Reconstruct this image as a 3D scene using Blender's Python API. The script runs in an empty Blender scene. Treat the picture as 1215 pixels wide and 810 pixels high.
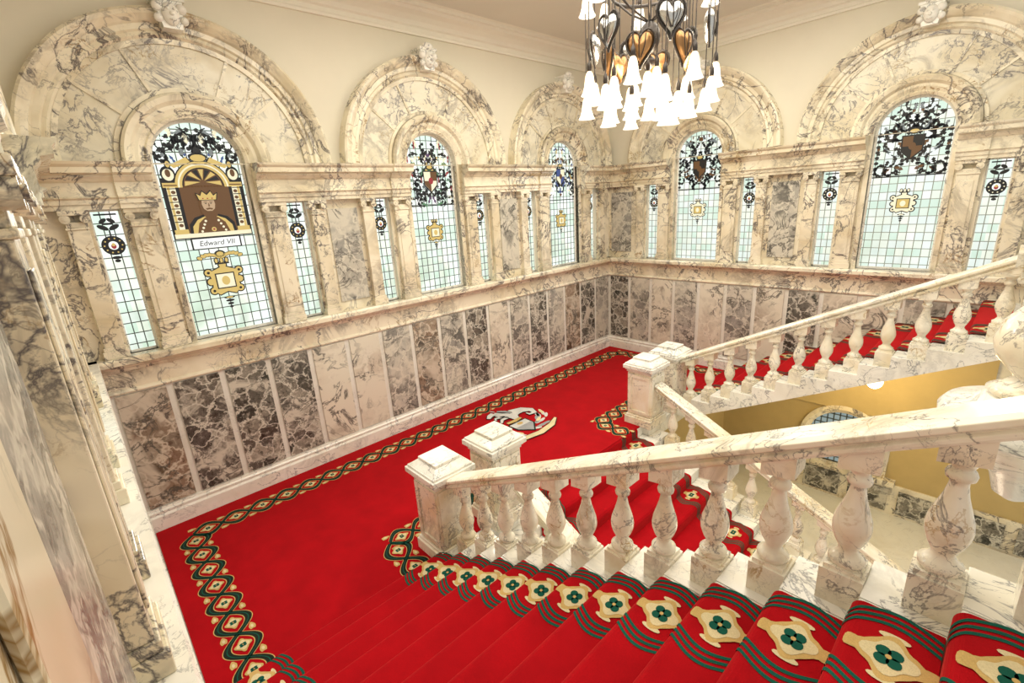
import bpy, bmesh, math, random
from math import sin, cos, pi, radians
from mathutils import Matrix, Vector
random.seed(4)
sc=bpy.context.scene
COL=sc.collection
try:
    sc.view_settings.view_transform='Standard'; sc.view_settings.look='None'
except Exception: pass

# ------------------------------------------------------------ materials
def newmat(name):
    m=bpy.data.materials.new(name); m.use_nodes=True; nt=m.node_tree
    return m,nt,nt.nodes['Principled BSDF']
def N(nt,t,**k):
    n=nt.nodes.new(t)
    for a,b in k.items(): setattr(n,a,b)
    return n
def coords(nt,rand=True):
    tc=N(nt,'ShaderNodeTexCoord')
    if not rand: return tc.outputs['Object']
    oi=N(nt,'ShaderNodeObjectInfo')
    sc_=N(nt,'ShaderNodeVectorMath',operation='SCALE'); sc_.inputs[0].default_value=(37.1,11.3,53.7)
    nt.links.new(oi.outputs['Random'],sc_.inputs['Scale'])
    ad=N(nt,'ShaderNodeVectorMath',operation='ADD')
    nt.links.new(tc.outputs['Object'],ad.inputs[0]); nt.links.new(sc_.outputs[0],ad.inputs[1])
    return ad.outputs[0]
def noise(nt,vec,scale,detail=6,rough=.6,dist=0.):
    n=N(nt,'ShaderNodeTexNoise'); n.inputs['Scale'].default_value=scale; n.inputs['Detail'].default_value=detail
    n.inputs['Roughness'].default_value=rough; n.inputs['Distortion'].default_value=dist
    nt.links.new(vec,n.inputs['Vector']); return n
def mth(nt,op,a,b=None,clamp=False):
    n=N(nt,'ShaderNodeMath',operation=op,use_clamp=clamp)
    for i,x in enumerate((a,b)):
        if x is None: continue
        if isinstance(x,(int,float)): n.inputs[i].default_value=x
        else: nt.links.new(x,n.inputs[i])
    return n.outputs[0]
def mrange(nt,x,a,b,c=0.,d=1.):
    n=N(nt,'ShaderNodeMapRange'); nt.links.new(x,n.inputs[0])
    for i,v in enumerate((a,b,c,d)): n.inputs[i+1].default_value=v
    return n.outputs[0]
def mix(nt,f,a,b):
    n=N(nt,'ShaderNodeMix',data_type='RGBA')
    if isinstance(f,(int,float)): n.inputs[0].default_value=f
    else: nt.links.new(f,n.inputs[0])
    for i,x in ((6,a),(7,b)):
        if isinstance(x,tuple): n.inputs[i].default_value=(*x,1)
        else: nt.links.new(x,n.inputs[i])
    return n.outputs[2]
def vein(nt,vec,scale,width,mscale,mlo,mhi,dist=.8):
    n=noise(nt,vec,scale,6,.6,dist)
    a=mth(nt,'ABSOLUTE',mth(nt,'SUBTRACT',n.outputs['Fac'],.5))
    v=mrange(nt,a,0,width,1,0)
    mk=mrange(nt,noise(nt,vec,mscale,2,.5,.3).outputs['Fac'],mlo,mhi)
    return mth(nt,'MULTIPLY',v,mk)
def marble(name,base,tint,veinc,scale=1.6,width=.03,amount=1.,rough=.22,blotch=.5,warm=None):
    m,nt,b=newmat(name); v=coords(nt)
    cl=mrange(nt,noise(nt,v,scale*.7,3,.6,.6).outputs['Fac'],.44,.70)
    c=mix(nt,cl,base,tint)
    bl=mth(nt,'MULTIPLY',vein(nt,v,scale*.9,.085,scale*.8,.46,.63,1.4),blotch)
    c=mix(nt,bl,c,tuple(.62*x+.38*y for x,y in zip(veinc,tint)))
    if warm: c=mix(nt,vein(nt,v,scale*1.8,.02,scale*.9,.52,.64),c,warm)
    c=mix(nt,mth(nt,'MULTIPLY',vein(nt,v,scale*1.3,width,scale*.6,.38,.54),amount,True),c,veinc)
    c=mix(nt,mth(nt,'MULTIPLY',vein(nt,v,scale*3.4,width*.7,scale*1.2,.47,.61),amount*.65,True),c,veinc)
    nt.links.new(c,b.inputs['Base Color']); b.inputs['Roughness'].default_value=rough
    return m
def breccia(name,cols,crack,scale,light,lmask=(.5,.6),rough=.22,warp=1.3):
    m,nt,b=newmat(name); v=coords(nt)
    nz=noise(nt,v,scale*.7,4,.65,0)
    s=N(nt,'ShaderNodeVectorMath',operation='SCALE'); nt.links.new(nz.outputs['Color'],s.inputs[0]); s.inputs['Scale'].default_value=warp/scale*1.6
    ad=N(nt,'ShaderNodeVectorMath',operation='ADD'); nt.links.new(v,ad.inputs[0]); nt.links.new(s.outputs[0],ad.inputs[1])
    vo=N(nt,'ShaderNodeTexVoronoi',feature='F1'); vo.inputs['Scale'].default_value=scale; nt.links.new(ad.outputs[0],vo.inputs['Vector'])
    ve=N(nt,'ShaderNodeTexVoronoi',feature='DISTANCE_TO_EDGE'); ve.inputs['Scale'].default_value=scale; nt.links.new(ad.outputs[0],ve.inputs['Vector'])
    sp=N(nt,'ShaderNodeSeparateColor'); nt.links.new(vo.outputs['Color'],sp.inputs[0])
    r=N(nt,'ShaderNodeValToRGB')
    e=r.color_ramp.elements; e[0].color=(*cols[0],1); e[1].color=(*cols[-1],1)
    for i,cc in enumerate(cols[1:-1]):
        q=e.new((i+1)/(len(cols)-1)); q.color=(*cc,1)
    nt.links.new(sp.outputs[0],r.inputs[0])
    cl=noise(nt,v,scale*2.6,5,.7,.8)
    c=mix(nt,mrange(nt,cl.outputs['Fac'],.53,.70,0,.8),r.outputs[0],light)
    c=mix(nt,mrange(nt,cl.outputs['Fac'],.45,.36,0,.8),c,tuple(.4*x for x in cols[0]))
    c=mix(nt,mrange(nt,ve.outputs['Distance'],0,.09,1,0),c,crack)
    c=mix(nt,mrange(nt,noise(nt,v,scale*.35,4,.6,.8).outputs['Fac'],*lmask),c,light)
    c=mix(nt,vein(nt,v,scale*.7,.035,scale*.5,.42,.55,1.2),c,(.09,.085,.075))
    nt.links.new(c,b.inputs['Base Color']); b.inputs['Roughness'].default_value=rough
    return m
def plain(name,c,rough=.5,metal=0.,emit=None,es=0.,nz=None):
    m,nt,b=newmat(name)
    b.inputs['Base Color'].default_value=(*c,1); b.inputs['Roughness'].default_value=rough; b.inputs['Metallic'].default_value=metal
    if nz:
        v=coords(nt,False); n=noise(nt,v,nz[0],4,.6)
        cc=mix(nt,mrange(nt,n.outputs['Fac'],.35,.65),tuple(x*nz[1] for x in c),c); nt.links.new(cc,b.inputs['Base Color'])
    if emit: b.inputs['Emission Color'].default_value=(*emit,1); b.inputs['Emission Strength'].default_value=es
    return m
CREAM=marble('marble_cream',(.87,.80,.63),(.67,.57,.38),(.12,.105,.105),1.6,.026,1.,.25,.7,(.33,.2,.07))
TYMP=marble('marble_lunette',(.80,.75,.61),(.66,.58,.41),(.15,.14,.15),1.9,.022,.95,.3,.7,(.38,.27,.12))
WHITE=marble('marble_white',(.90,.88,.81),(.80,.76,.65),(.20,.20,.21),2.,.018,.85,.2,.35)
RAILM=marble('marble_rail',(.92,.87,.74),(.79,.68,.46),(.17,.155,.15),2.4,.018,.85,.2,.5,(.5,.35,.15))
PALE=marble('marble_stile',(.80,.79,.72),(.72,.69,.60),(.38,.38,.36),2.,.012,.5,.3,.15)
BR1=breccia('breccia_dark',[(.045,.047,.04),(.14,.13,.11),(.06,.055,.045),(.36,.33,.27),(.10,.095,.085)],(.68,.65,.56),4.6,(.62,.58,.49),(.54,.62))
BR2=breccia('breccia_grey',[(.30,.29,.26),(.48,.45,.39),(.15,.145,.13),(.60,.56,.47)],(.68,.64,.54),3.6,(.64,.60,.50),(.50,.62))
BR3=breccia('breccia_rose',[(.58,.50,.40),(.66,.60,.49),(.38,.32,.25),(.72,.66,.54)],(.76,.71,.60),2.6,(.73,.68,.56),(.42,.56))
BR4=breccia('breccia_brown',[(.20,.13,.09),(.38,.29,.21),(.10,.075,.05),(.54,.46,.36)],(.64,.56,.45),3.2,(.60,.53,.43),(.51,.62))
PAINT=plain('wall_paint',(.78,.73,.60),.8,nz=(1.5,.97))
CEIL=plain('ceiling_paint',(.76,.73,.65),.85,nz=(1.,.97))
CROWN=plain('plaster_cream',(.88,.84,.73),.7,nz=(2.,.98))
OCHRE=plain('ochre_paint',(.56,.42,.18),.7,nz=(2.,.9))
def carpetmat(name,c,sheen=.0):
    m,nt,b=newmat(name); v=coords(nt,False)
    n=noise(nt,v,3.,4,.6); n2=noise(nt,v,160.,2,.6)
    cc=mix(nt,mrange(nt,n.outputs['Fac'],.3,.7),tuple(x*.75 for x in c),c)
    cc=mix(nt,mrange(nt,n2.outputs['Fac'],.35,.65,0,.3),cc,tuple(x*.45 for x in c))
    nt.links.new(cc,b.inputs['Base Color']); b.inputs['Roughness'].default_value=.95; b.inputs['Specular IOR Level'].default_value=.1
    if sheen:
        b.inputs['Sheen Weight'].default_value=sheen; b.inputs['Sheen Roughness'].default_value=.35; b.inputs['Sheen Tint'].default_value=(1,.12,.10,1)
    return m
RED=carpetmat('carpet_red',(.44,.003,.008),.6)
GREEN=carpetmat('carpet_green',(.012,.11,.075))
DKG=carpetmat('carpet_dark',(.02,.028,.02))
GOLD=carpetmat('carpet_gold',(.68,.46,.17))
CRM=carpetmat('carpet_cream',(.80,.68,.40))
GREY=carpetmat('carpet_grey',(.38,.38,.38))
LGREY=carpetmat('carpet_light_grey',(.70,.68,.64))
CARP=[RED,GREEN,DKG,GOLD,CRM,GREY,LGREY]
def glassmat(name,strength,green):
    m,nt,b=newmat(name); tc=N(nt,'ShaderNodeTexCoord')
    d=N(nt,'ShaderNodeVectorMath',operation='DIVIDE'); nt.links.new(tc.outputs['Object'],d.inputs[0]); d.inputs[1].default_value=(.12,50,.14)
    ad=N(nt,'ShaderNodeVectorMath',operation='ADD'); nt.links.new(d.outputs[0],ad.inputs[0]); ad.inputs[1].default_value=(.003,.5,.003)
    fl=N(nt,'ShaderNodeVectorMath',operation='FLOOR'); nt.links.new(ad.outputs[0],fl.inputs[0])
    wn=N(nt,'ShaderNodeTexWhiteNoise',noise_dimensions='3D'); nt.links.new(fl.outputs[0],wn.inputs['Vector'])
    r=N(nt,'ShaderNodeValToRGB'); e=r.color_ramp.elements
    e[0].color=(.80,.94,.80,1); e[1].color=(1,1,.96,1)
    for p,c in ((.25,(.70,.88,.76)),(.5,(.98,1,.88)),(.75,(.84,.95,.90))):
        q=e.new(p); q.color=(*c,1)
    nt.links.new(wn.outputs['Value'],r.inputs[0])
    n=noise(nt,tc.outputs['Object'],1.6,3,.5)
    sp=N(nt,'ShaderNodeSeparateXYZ'); nt.links.new(tc.outputs['Object'],sp.inputs[0])
    low=mrange(nt,sp.outputs['Z'],2.6,4.4,1,.0)
    f=mth(nt,'MULTIPLY',mrange(nt,n.outputs['Fac'],.42,.6),mth(nt,'MULTIPLY',low,green))
    c=mix(nt,f,r.outputs[0],(.40,.55,.38))
    b.inputs['Base Color'].default_value=(.02,.02,.02,1); b.inputs['Roughness'].default_value=.3; b.inputs['Specular IOR Level'].default_value=.2
    nt.links.new(c,b.inputs['Emission Color']); b.inputs['Emission Strength'].default_value=strength  # panes emit by themselves, standing in for daylight coming through
    return m
GLASSA=glassmat('leaded_glass_a',1.18,.8); GLASSB=glassmat('leaded_glass_b',1.04,.35)
LEAD=plain('lead_came',(.08,.10,.09),.5)
LEADL=plain('lead_came_pale',(.28,.32,.28),.5)  # same lead, glare of the bright panes put into its colour
def sg(name,c,s=.5): return plain(name,tuple(x*.2 for x in c),.3,0,c,s)  # coloured glass with its backlight put in as emission
SG=[sg('stained_black',(.02,.02,.022),.5),sg('stained_gold',(.75,.55,.18),.8),sg('stained_cream',(.94,.87,.62),.9),sg('stained_brown',(.17,.08,.03),.75),
    sg('stained_blue',(.07,.12,.34),.7),sg('stained_red',(.42,.04,.05),.7),sg('stained_green',(.12,.28,.15),.7),sg('stained_flesh',(.66,.46,.28),.7),sg('stained_purple',(.14,.07,.17),.7),sg('stained_white',(.93,.96,.93),1.),sg('stained_grey',(.25,.28,.28),.7)]
BLK,GLD,SCR,BRN,BLU,SRED,SGRN,FLS,PUR,SWH,SGY=range(11)
BRONZE=plain('chandelier_bronze',(.42,.23,.10),.3,.8)
SILVER=plain('chandelier_silver',(.58,.58,.58),.22,.95)
DARKM=plain('chandelier_dark_metal',(.07,.06,.055),.35,.8)
def bellmat():
    m,nt,b=newmat('frosted_lit_glass'); tc=N(nt,'ShaderNodeTexCoord'); sp=N(nt,'ShaderNodeSeparateXYZ'); nt.links.new(tc.outputs['Object'],sp.inputs[0])
    c=mix(nt,mrange(nt,sp.outputs['Z'],.02,.26),(1,.95,.84),(1,.62,.26)); nt.links.new(c,b.inputs['Emission Color']); b.inputs['Emission Strength'].default_value=1.0
    b.inputs['Base Color'].default_value=(.85,.8,.7,1); return m
BELL=bellmat()
LAMP=plain('lit_globe',(.9,.85,.7),.3,0,(1,.85,.5),8.)

# ------------------------------------------------------------ mesh helpers
class MB:
    def __init__(s): s.v=[];s.f=[];s.m=[];s.s=[]
    def add(s,vs,fs,m=0,sm=False):
        b=len(s.v); s.v+=[tuple(p) for p in vs]
        for f in fs: s.f.append([b+i for i in f]); s.m.append(m); s.s.append(sm)
    def box(s,x0,x1,y0,y1,z0,z1,m=0):
        s.add([(x0,y0,z0),(x1,y0,z0),(x1,y1,z0),(x0,y1,z0),(x0,y0,z1),(x1,y0,z1),(x1,y1,z1),(x0,y1,z1)],
              [(0,3,2,1),(4,5,6,7),(0,1,5,4),(1,2,6,5),(2,3,7,6),(3,0,4,7)],m)
    def prism(s,poly,fn,t0,t1,m=0,sm=False):
        n=len(poly); vs=[fn(a,b,t0) for a,b in poly]+[fn(a,b,t1) for a,b in poly]
        s.add(vs,[list(range(n)),list(range(2*n-1,n-1,-1))],m)
        s.add(vs,[(i,(i+1)%n,n+(i+1)%n,n+i) for i in range(n)],m,sm)
    def rings(s,rs,closed=True,caps=True,m=0,sm=True):
        n=len(rs[0]); vs=[p for r in rs for p in r]; fs=[]
        for j in range(len(rs)-1):
            for i in range(n if closed else n-1):
                a=j*n+i; b=j*n+(i+1)%n; fs.append((a,b,b+n,a+n))
        s.add(vs,fs,m,sm)
        if caps: s.add(rs[0],[list(range(n))],m); s.add(rs[-1],[list(range(n-1,-1,-1))],m)
    def lathe(s,prof,n=20,cx=0,cy=0,m=0,sm=True):
        s.rings([[(cx+r*cos(2*pi*i/n),cy+r*sin(2*pi*i/n),z) for i in range(n)] for r,z in prof],True,True,m,sm)
    def arc(s,prof,cz,a0,a1,n=40,m=0,cx=0):
        rs=[]
        for i in range(n+1):
            a=a0+(a1-a0)*i/n; rs.append([(cx+r*cos(a),-o,cz+r*sin(a)) for r,o in prof])
        s.rings(rs,True,True,m,False)
    def sweepx(s,prof,u0,u1,m=0):  # prof (o,z)
        s.prism(prof,lambda a,b,t:(t,-a,b),u0,u1,m)
    def tube(s,pts,r,n=8,m=0,sm=True):
        pts=[Vector(p) for p in pts]; rs=[]
        for i,p in enumerate(pts):
            d=(pts[min(i+1,len(pts)-1)]-pts[max(i-1,0)]).normalized()
            a=Vector((0,0,1)) if abs(d.z)<.9 else Vector((1,0,0))
            x=d.cross(a).normalized(); y=d.cross(x)
            rr=r[i] if isinstance(r,(list,tuple)) else r
            rs.append([tuple(p+x*rr*cos(2*pi*k/n)+y*rr*sin(2*pi*k/n)) for k in range(n)])
        s.rings(rs,True,True,m,sm)
    def ball(s,c,r,m=0,n=14,h=9,sx=1,sy=1,sz=1):
        rs=[]
        for j in range(h+1):
            t=-pi/2+pi*j/h; q=max(cos(t),.01)
            rs.append([(c[0]+sx*r*q*cos(2*pi*i/n),c[1]+sy*r*q*sin(2*pi*i/n),c[2]+sz*r*sin(t)) for i in range(n)])
        s.rings(rs,True,True,m,True)
    def mesh(s,name,mats):
        me=bpy.data.meshes.new(name); me.from_pydata(s.v,[],s.f)
        for mm in mats: me.materials.append(mm)
        me.polygons.foreach_set('material_index',s.m); me.polygons.foreach_set('use_smooth',s.s)
        bm=bmesh.new(); bm.from_mesh(me); bmesh.ops.recalc_face_normals(bm,faces=bm.faces); bm.to_mesh(me); bm.free(); me.update()
        return me
def place(name,me,M=None,parent=None,bevel=0):
    o=bpy.data.objects.new(name,me); COL.objects.link(o)
    if parent: o.parent=parent
    if M is not None:
        if parent: o.matrix_local=M
        else: o.matrix_world=M
    if bevel:
        b=o.modifiers.new('bevel','BEVEL'); b.width=bevel; b.segments=2; b.limit_method='ANGLE'; b.angle_limit=radians(50)
    return o
def info(o,label,cat,kind=None,group=None):
    o['label']=label; o['category']=cat
    if kind: o['kind']=kind
    if group: o['group']=group
    return o
def empty(name,loc,label,cat,kind=None,group=None,M=None):
    e=bpy.data.objects.new(name,None); e.empty_display_size=.1; COL.objects.link(e)
    if M is not None: e.matrix_world=M
    else: e.location=loc
    return info(e,label,cat,kind,group)
TN=[0]
def trim(me,M,label,bevel=0,cat='trim'):
    TN[0]+=1
    return info(place('trim_%d'%TN[0],me,M,None,bevel),label,cat,'structure')
def shape(name,outer,holes,depth,mats,y0):
    cu=bpy.data.curves.new(name,'CURVE'); cu.dimensions='2D'; cu.fill_mode='BOTH'; cu.extrude=depth/2
    for pts in [outer]+holes:
        sp=cu.splines.new('POLY'); sp.points.add(len(pts)-1); sp.use_cyclic_u=True
        for i,p in enumerate(pts): sp.points[i].co=(p[0],p[1],0,1)
    ob=bpy.data.objects.new(name,cu); COL.objects.link(ob)
    dg=bpy.context.evaluated_depsgraph_get(); me=bpy.data.meshes.new_from_object(ob.evaluated_get(dg))
    bpy.data.objects.remove(ob)
    me.transform(Matrix(((1,0,0,0),(0,0,-1,y0+depth/2),(0,1,0,0),(0,0,0,1))))
    me.materials.clear()
    for mm in mats: me.materials.append(mm)
    for p in me.polygons: p.use_smooth=False; p.material_index=0
    me.name=name
    return me
MA=Matrix.Rotation(pi/2,4,'Z')
MBk=Matrix.Identity(4)
MC=Matrix.Translation((0,-11.06,0))@Matrix.Rotation(pi,4,'Z')
def T(x,y,z): return Matrix.Translation((x,y,z))

# ------------------------------------------------------------ dimensions
ZS,ZSP,W=2.56,4.90,.54
ZP0,ZP1=.338,2.064
PP=.637
CA=[-9.24,-5.55,-1.86]; CB=[2.43,6.17]; CC=[-2.75]
H=7.39; RR=.178; TT=.355; X0=3.55; X1=3.42; NS=12; NN=14; ND=13; SL=RR/TT
XL=X0+NS*TT
def archpts(c,w,z0,zs,n=28,full=True):
    return [(c-w,z0),(c+w,z0)]+[(c+w*cos(pi*i/n),zs+w*sin(pi*i/n)) for i in range(n+1)]
def rect(a,b,c,d): return [(a,c),(b,c),(b,d),(a,d)]
SO,SW=1.13,.155
def holes(c): 
    return [archpts(c,W,ZS,ZSP)]+[rect(c+s*SO-SW,c+s*SO+SW,ZS,4.36) for s in (-1,1)]

# ------------------------------------------------------------ stained glass
class D(MB):
    def poly(s,m,pts,l=1): s.add([(a,-.004*l,b) for a,b in pts],[list(range(len(pts)))],m)
    def ell(s,m,cx,cz,rx,rz,l=1,ang=0,n=14):
        s.poly(m,[(cx+rx*cos(t)*cos(ang)-rz*sin(t)*sin(ang),cz+rx*cos(t)*sin(ang)+rz*sin(t)*cos(ang)) for t in [2*pi*i/n for i in range(n)]],l)
    def rc(s,m,a,b,c,d,l=1): s.poly(m,rect(a,b,c,d),l)
    def ring(s,m,cx,cz,r0,r1,l=1,n=24,a0=0,a1=2*pi,sx=1):
        for i in range(n):
            t0=a0+(a1-a0)*i/n; t1=a0+(a1-a0)*(i+1)/n
            s.poly(m,[(cx+sx*r0*cos(t0),cz+r0*sin(t0)),(cx+sx*r1*cos(t0),cz+r1*sin(t0)),(cx+sx*r1*cos(t1),cz+r1*sin(t1)),(cx+sx*r0*cos(t1),cz+r0*sin(t1))],l)
def cartouche(d,z,s=1.,y=(GLD,SCR)):
    for q,mm,l in ((.016,BLK,1),(0,y[0],2)):
        d.poly(mm,[(-.14*s-q,z-.09*s),(-.08*s,z-.15*s-q),(0,z-.12*s-q),(.08*s,z-.15*s-q),(.14*s+q,z-.09*s),(.12*s+q,z),(.15*s+q,z+.10*s),(.07*s,z+.13*s+q),(0,z+.16*s+q),(-.07*s,z+.13*s+q),(-.15*s-q,z+.10*s),(-.12*s-q,z)],l)
        for a,b in ((-.15,.10),(.15,.10),(-.13,-.10),(.13,-.10),(0,.17),(-.14,0),(.14,0)): d.ell(mm,a*s,z+b*s,.035*s+q,.035*s+q,l)
    for a,b in ((-.15,.10),(.15,.10),(-.13,-.10),(.13,-.10)): d.ell(BLK,a*s,z+b*s,.014*s,.014*s,3)
    d.rc(BLK,-.095*s,.095*s,z-.085*s,z+.085*s,4); d.rc(y[1],-.083*s,.083*s,z-.073*s,z+.073*s,5)
    d.ell(y[0],0,z,.04*s,.05*s,6)
    for a in (-.05,0,.05): d.ell(BLK,a*s,z+.22*s,.024*s,.034*s,2); d.ell(y[0],a*s,z+.22*s,.014*s,.024*s,3)
    d.rc(BLK,-.07*s,.07*s,z+.18*s,z+.195*s,4)
    for a in range(4): d.ell(BLK,0,z-(.19+.035*a)*s,(.055-.012*a)*s,.014*s,1)
    d.ell(y[0],0,z-.19*s,.035*s,.009*s,2)
def foliage(seed,pal,z0=4.25,n=46,bg=None,dens=.075):
    r=random.Random(seed); d=D(); k=0
    while k<n:
        u=r.uniform(.0,.47); z=r.uniform(z0,5.38)
        if z>ZSP and math.hypot(u,z-ZSP)>.47: continue
        m=r.choice(pal); a=r.uniform(0,pi)
        if r.random()<.3:
            rr=r.uniform(.05,.10); a0=r.uniform(0,6)
            for s in (-1,1):
                for i in range(9):
                    t=a0+i*.42; w=.009+.010*(i%3)
                    d.ell(BLK,s*(u+rr*cos(t)),z+rr*sin(t),.026,w,3,s*(t+1.6),7)
        else:
            rx=r.uniform(.025,dens); rz=r.uniform(.015,.035)
            for s in (-1,1):
                pts=[(-rx,0),(-.4*rx,rz),(-.1*rx,.5*rz),(.3*rx,1.1*rz),(rx,0),(.35*rx,-rz),(0,-.4*rz),(-.45*rx,-1.05*rz)]
                d.poly(m,[(s*(u+p*cos(a)-q*sin(a)),z+p*sin(a)+q*cos(a)) for p,q in pts],2+k%3)
        k+=1
    for s in (-1,1):
        for i in range(8):
            z=z0+.04+i*.09
            if z<4.95: d.ell(BLK,s*.47,z,.035,.03,3,0,6)
    return d
def king():
    d=foliage(7,[BLK,SGY,SCR,BLK,SWH,BLU],4.95,30,None,.07)
    d.rc(BLK,-.48,.48,3.93,4.02,1); d.rc(SCR,-.47,.47,3.945,4.005,2)
    for s in (-1,1):
        mn=lambda a,b:(min(s*a,s*b),max(s*a,s*b))
        d.rc(BLK,*mn(.29,.48),4.0,4.72,1)
        d.rc(GLD,*mn(.30,.46),4.0,4.06,3); d.rc(SCR,*mn(.335,.435),4.06,4.6,2); d.rc(GLD,*mn(.40,.43),4.06,4.6,3)
        for i in range(6): d.ell(BRN,s*.37,4.115+i*.085,.026,.022,4); d.rc(BLK,*mn(.335,.435),4.155+i*.085,4.166+i*.085,5)
        d.rc(GLD,*mn(.30,.47),4.6,4.66,3); d.rc(BRN,*mn(.31,.46),4.62,4.635,4)
        d.ell(BLK,s*.38,4.77,.085,.10,2); d.ell(SCR,s*.38,4.76,.065,.075,3); d.ell(BRN,s*.38,4.78,.03,.05,4); d.ell(BLK,s*.36,4.9,.04,.06,3); d.ell(GLD,s*.36,4.89,.025,.04,4)
    d.rc(BRN,-.295,.295,4.0,4.62,2)
    d.ring(BLK,0,4.60,.235,.345,2,20,0,pi); d.ring(GLD,0,4.60,.25,.33,3,20,0,pi); d.ring(SCR,0,4.60,.28,.30,4,20,0,pi); d.ring(BRN,0,4.60,.0,.235,2,20,0,pi)
    for i in range(9):   # scallop shell hood
        t=pi*(i+.5)/9; d.poly(BLK if i%2 else GLD,[(.03*cos(t),4.66+.03*sin(t)),(.22*cos(t-.14),4.61+.22*sin(t-.14)),(.22*cos(t+.14),4.61+.22*sin(t+.14))],3)
    d.ell(BLK,0,4.98,.11,.06,4); d.ell(GLD,0,4.97,.09,.045,5); d.ell(BLK,0,5.06,.04,.05,4)
    for s in (-1,1): d.poly(GLD,[(s*.10,4.92),(s*.3,4.84),(s*.34,4.88),(s*.14,4.98)],5)
    d.poly(BLK,[(-.285,4.0),(.285,4.0),(.275,4.12),(.2,4.205),(.08,4.245),(-.08,4.245),(-.2,4.205),(-.275,4.12)],4)
    d.poly(GLD,[(-.25,4.0),(.25,4.0),(.24,4.09),(.17,4.175),(.08,4.215),(-.08,4.215),(-.17,4.175),(-.24,4.09)],4.5)
    d.poly(BRN,[(-.20,4.0),(.20,4.0),(.16,4.13),(.08,4.2),(-.08,4.2),(-.16,4.13)],5)
    for s in (-1,1):
        for i in range(4): d.ell(SCR,s*(.145-.022*i),4.02+.045*i,.016,.016,6,0,8)
    d.ell(GLD,0,4.04,.03,.03,6); d.ell(SRED,0,4.04,.013,.013,7)
    # small crowned bearded head
    d.poly(BRN,[(-.095,4.44),(.095,4.44),(.112,4.36),(.10,4.26),(.05,4.175),(0,4.155),(-.05,4.175),(-.10,4.26),(-.112,4.36)],6.5)
    d.poly(FLS,[(-.072,4.445),(.072,4.445),(.080,4.375),(.066,4.315),(.03,4.285),(-.03,4.285),(-.066,4.315),(-.080,4.375)],7)
    d.poly(BRN,[(-.045,4.318),(0,4.33),(.045,4.318),(.03,4.30),(0,4.308),(-.03,4.30)],8)
    for s in (-1,1): d.ell(BLK,s*.032,4.385,.013,.006,8,0,8); d.rc(BRN,min(s*.014,s*.054),max(s*.014,s*.054),4.40,4.407,8)
    d.poly(BRN,[(.0,4.39),(.006,4.39),(.012,4.345),(-.008,4.345)],8)
    d.poly(BLK,[(-.11,4.425),(.11,4.425),(.135,4.53),(.08,4.50),(.05,4.56),(0,4.51),(-.05,4.56),(-.08,4.50),(-.135,4.53)],9)
    d.poly(GLD,[(-.10,4.432),(.10,4.432),(.12,4.512),(.078,4.483),(.05,4.54),(0,4.492),(-.05,4.54),(-.078,4.483),(-.12,4.512)],10)
    for i in range(3): d.ell(SRED,-.055+.055*i,4.45,.010,.008,11,0,8)
    d.rc(BLK,-.31,.31,3.775,3.935,2); d.rc(SWH,-.29,.29,3.79,3.92,3)
    cartouche(d,3.32,1.3)
    for s in (-1,1):
        for i in range(6): d.ell(GLD,s*(.03+.045*i),3.66+.012*i*(5-i)/2,.034,.022,3,s*.4,8); d.ell(BLK,s*(.03+.045*i),3.66+.012*i*(5-i)/2,.042,.030,2,s*.4,8)
    d.ell(BLK,0,3.70,.07,.05,3); d.ell(GLD,0,3.70,.045,.03,4)
    return d
def side_design(c):
    d=D(); z=3.93
    d.ring(BLK,0,z,.052,.118,1)
    for i in range(10): t=2*pi*i/10; d.ell(c,.088*cos(t),z+.088*sin(t),.009,.009,2)
    d.ell(SWH,0,z,.05,.05,2); d.ell(SRED,0,z-.01,.026,.032,3); d.ell(GLD,0,z+.01,.018,.02,4)
    d.rc(BLK,-.008,.008,z+.11,z+.19,1)
    for s in (-1,1): d.ell(BLK,s*.055,z+.22,.06,.028,1,s*.5); d.ell(BLK,s*.04,z+.30,.045,.024,1,-s*.6)
    d.rc(BLK,-.11,.11,z+.365,z+.385,1); d.ell(BLK,0,z-.15,.05,.02,1); d.ell(BLK,0,z-.19,.03,.02,1); d.rc(BLK,-.05,.05,z+.25,z+.27,1)
    return d
WN=[0]
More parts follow.
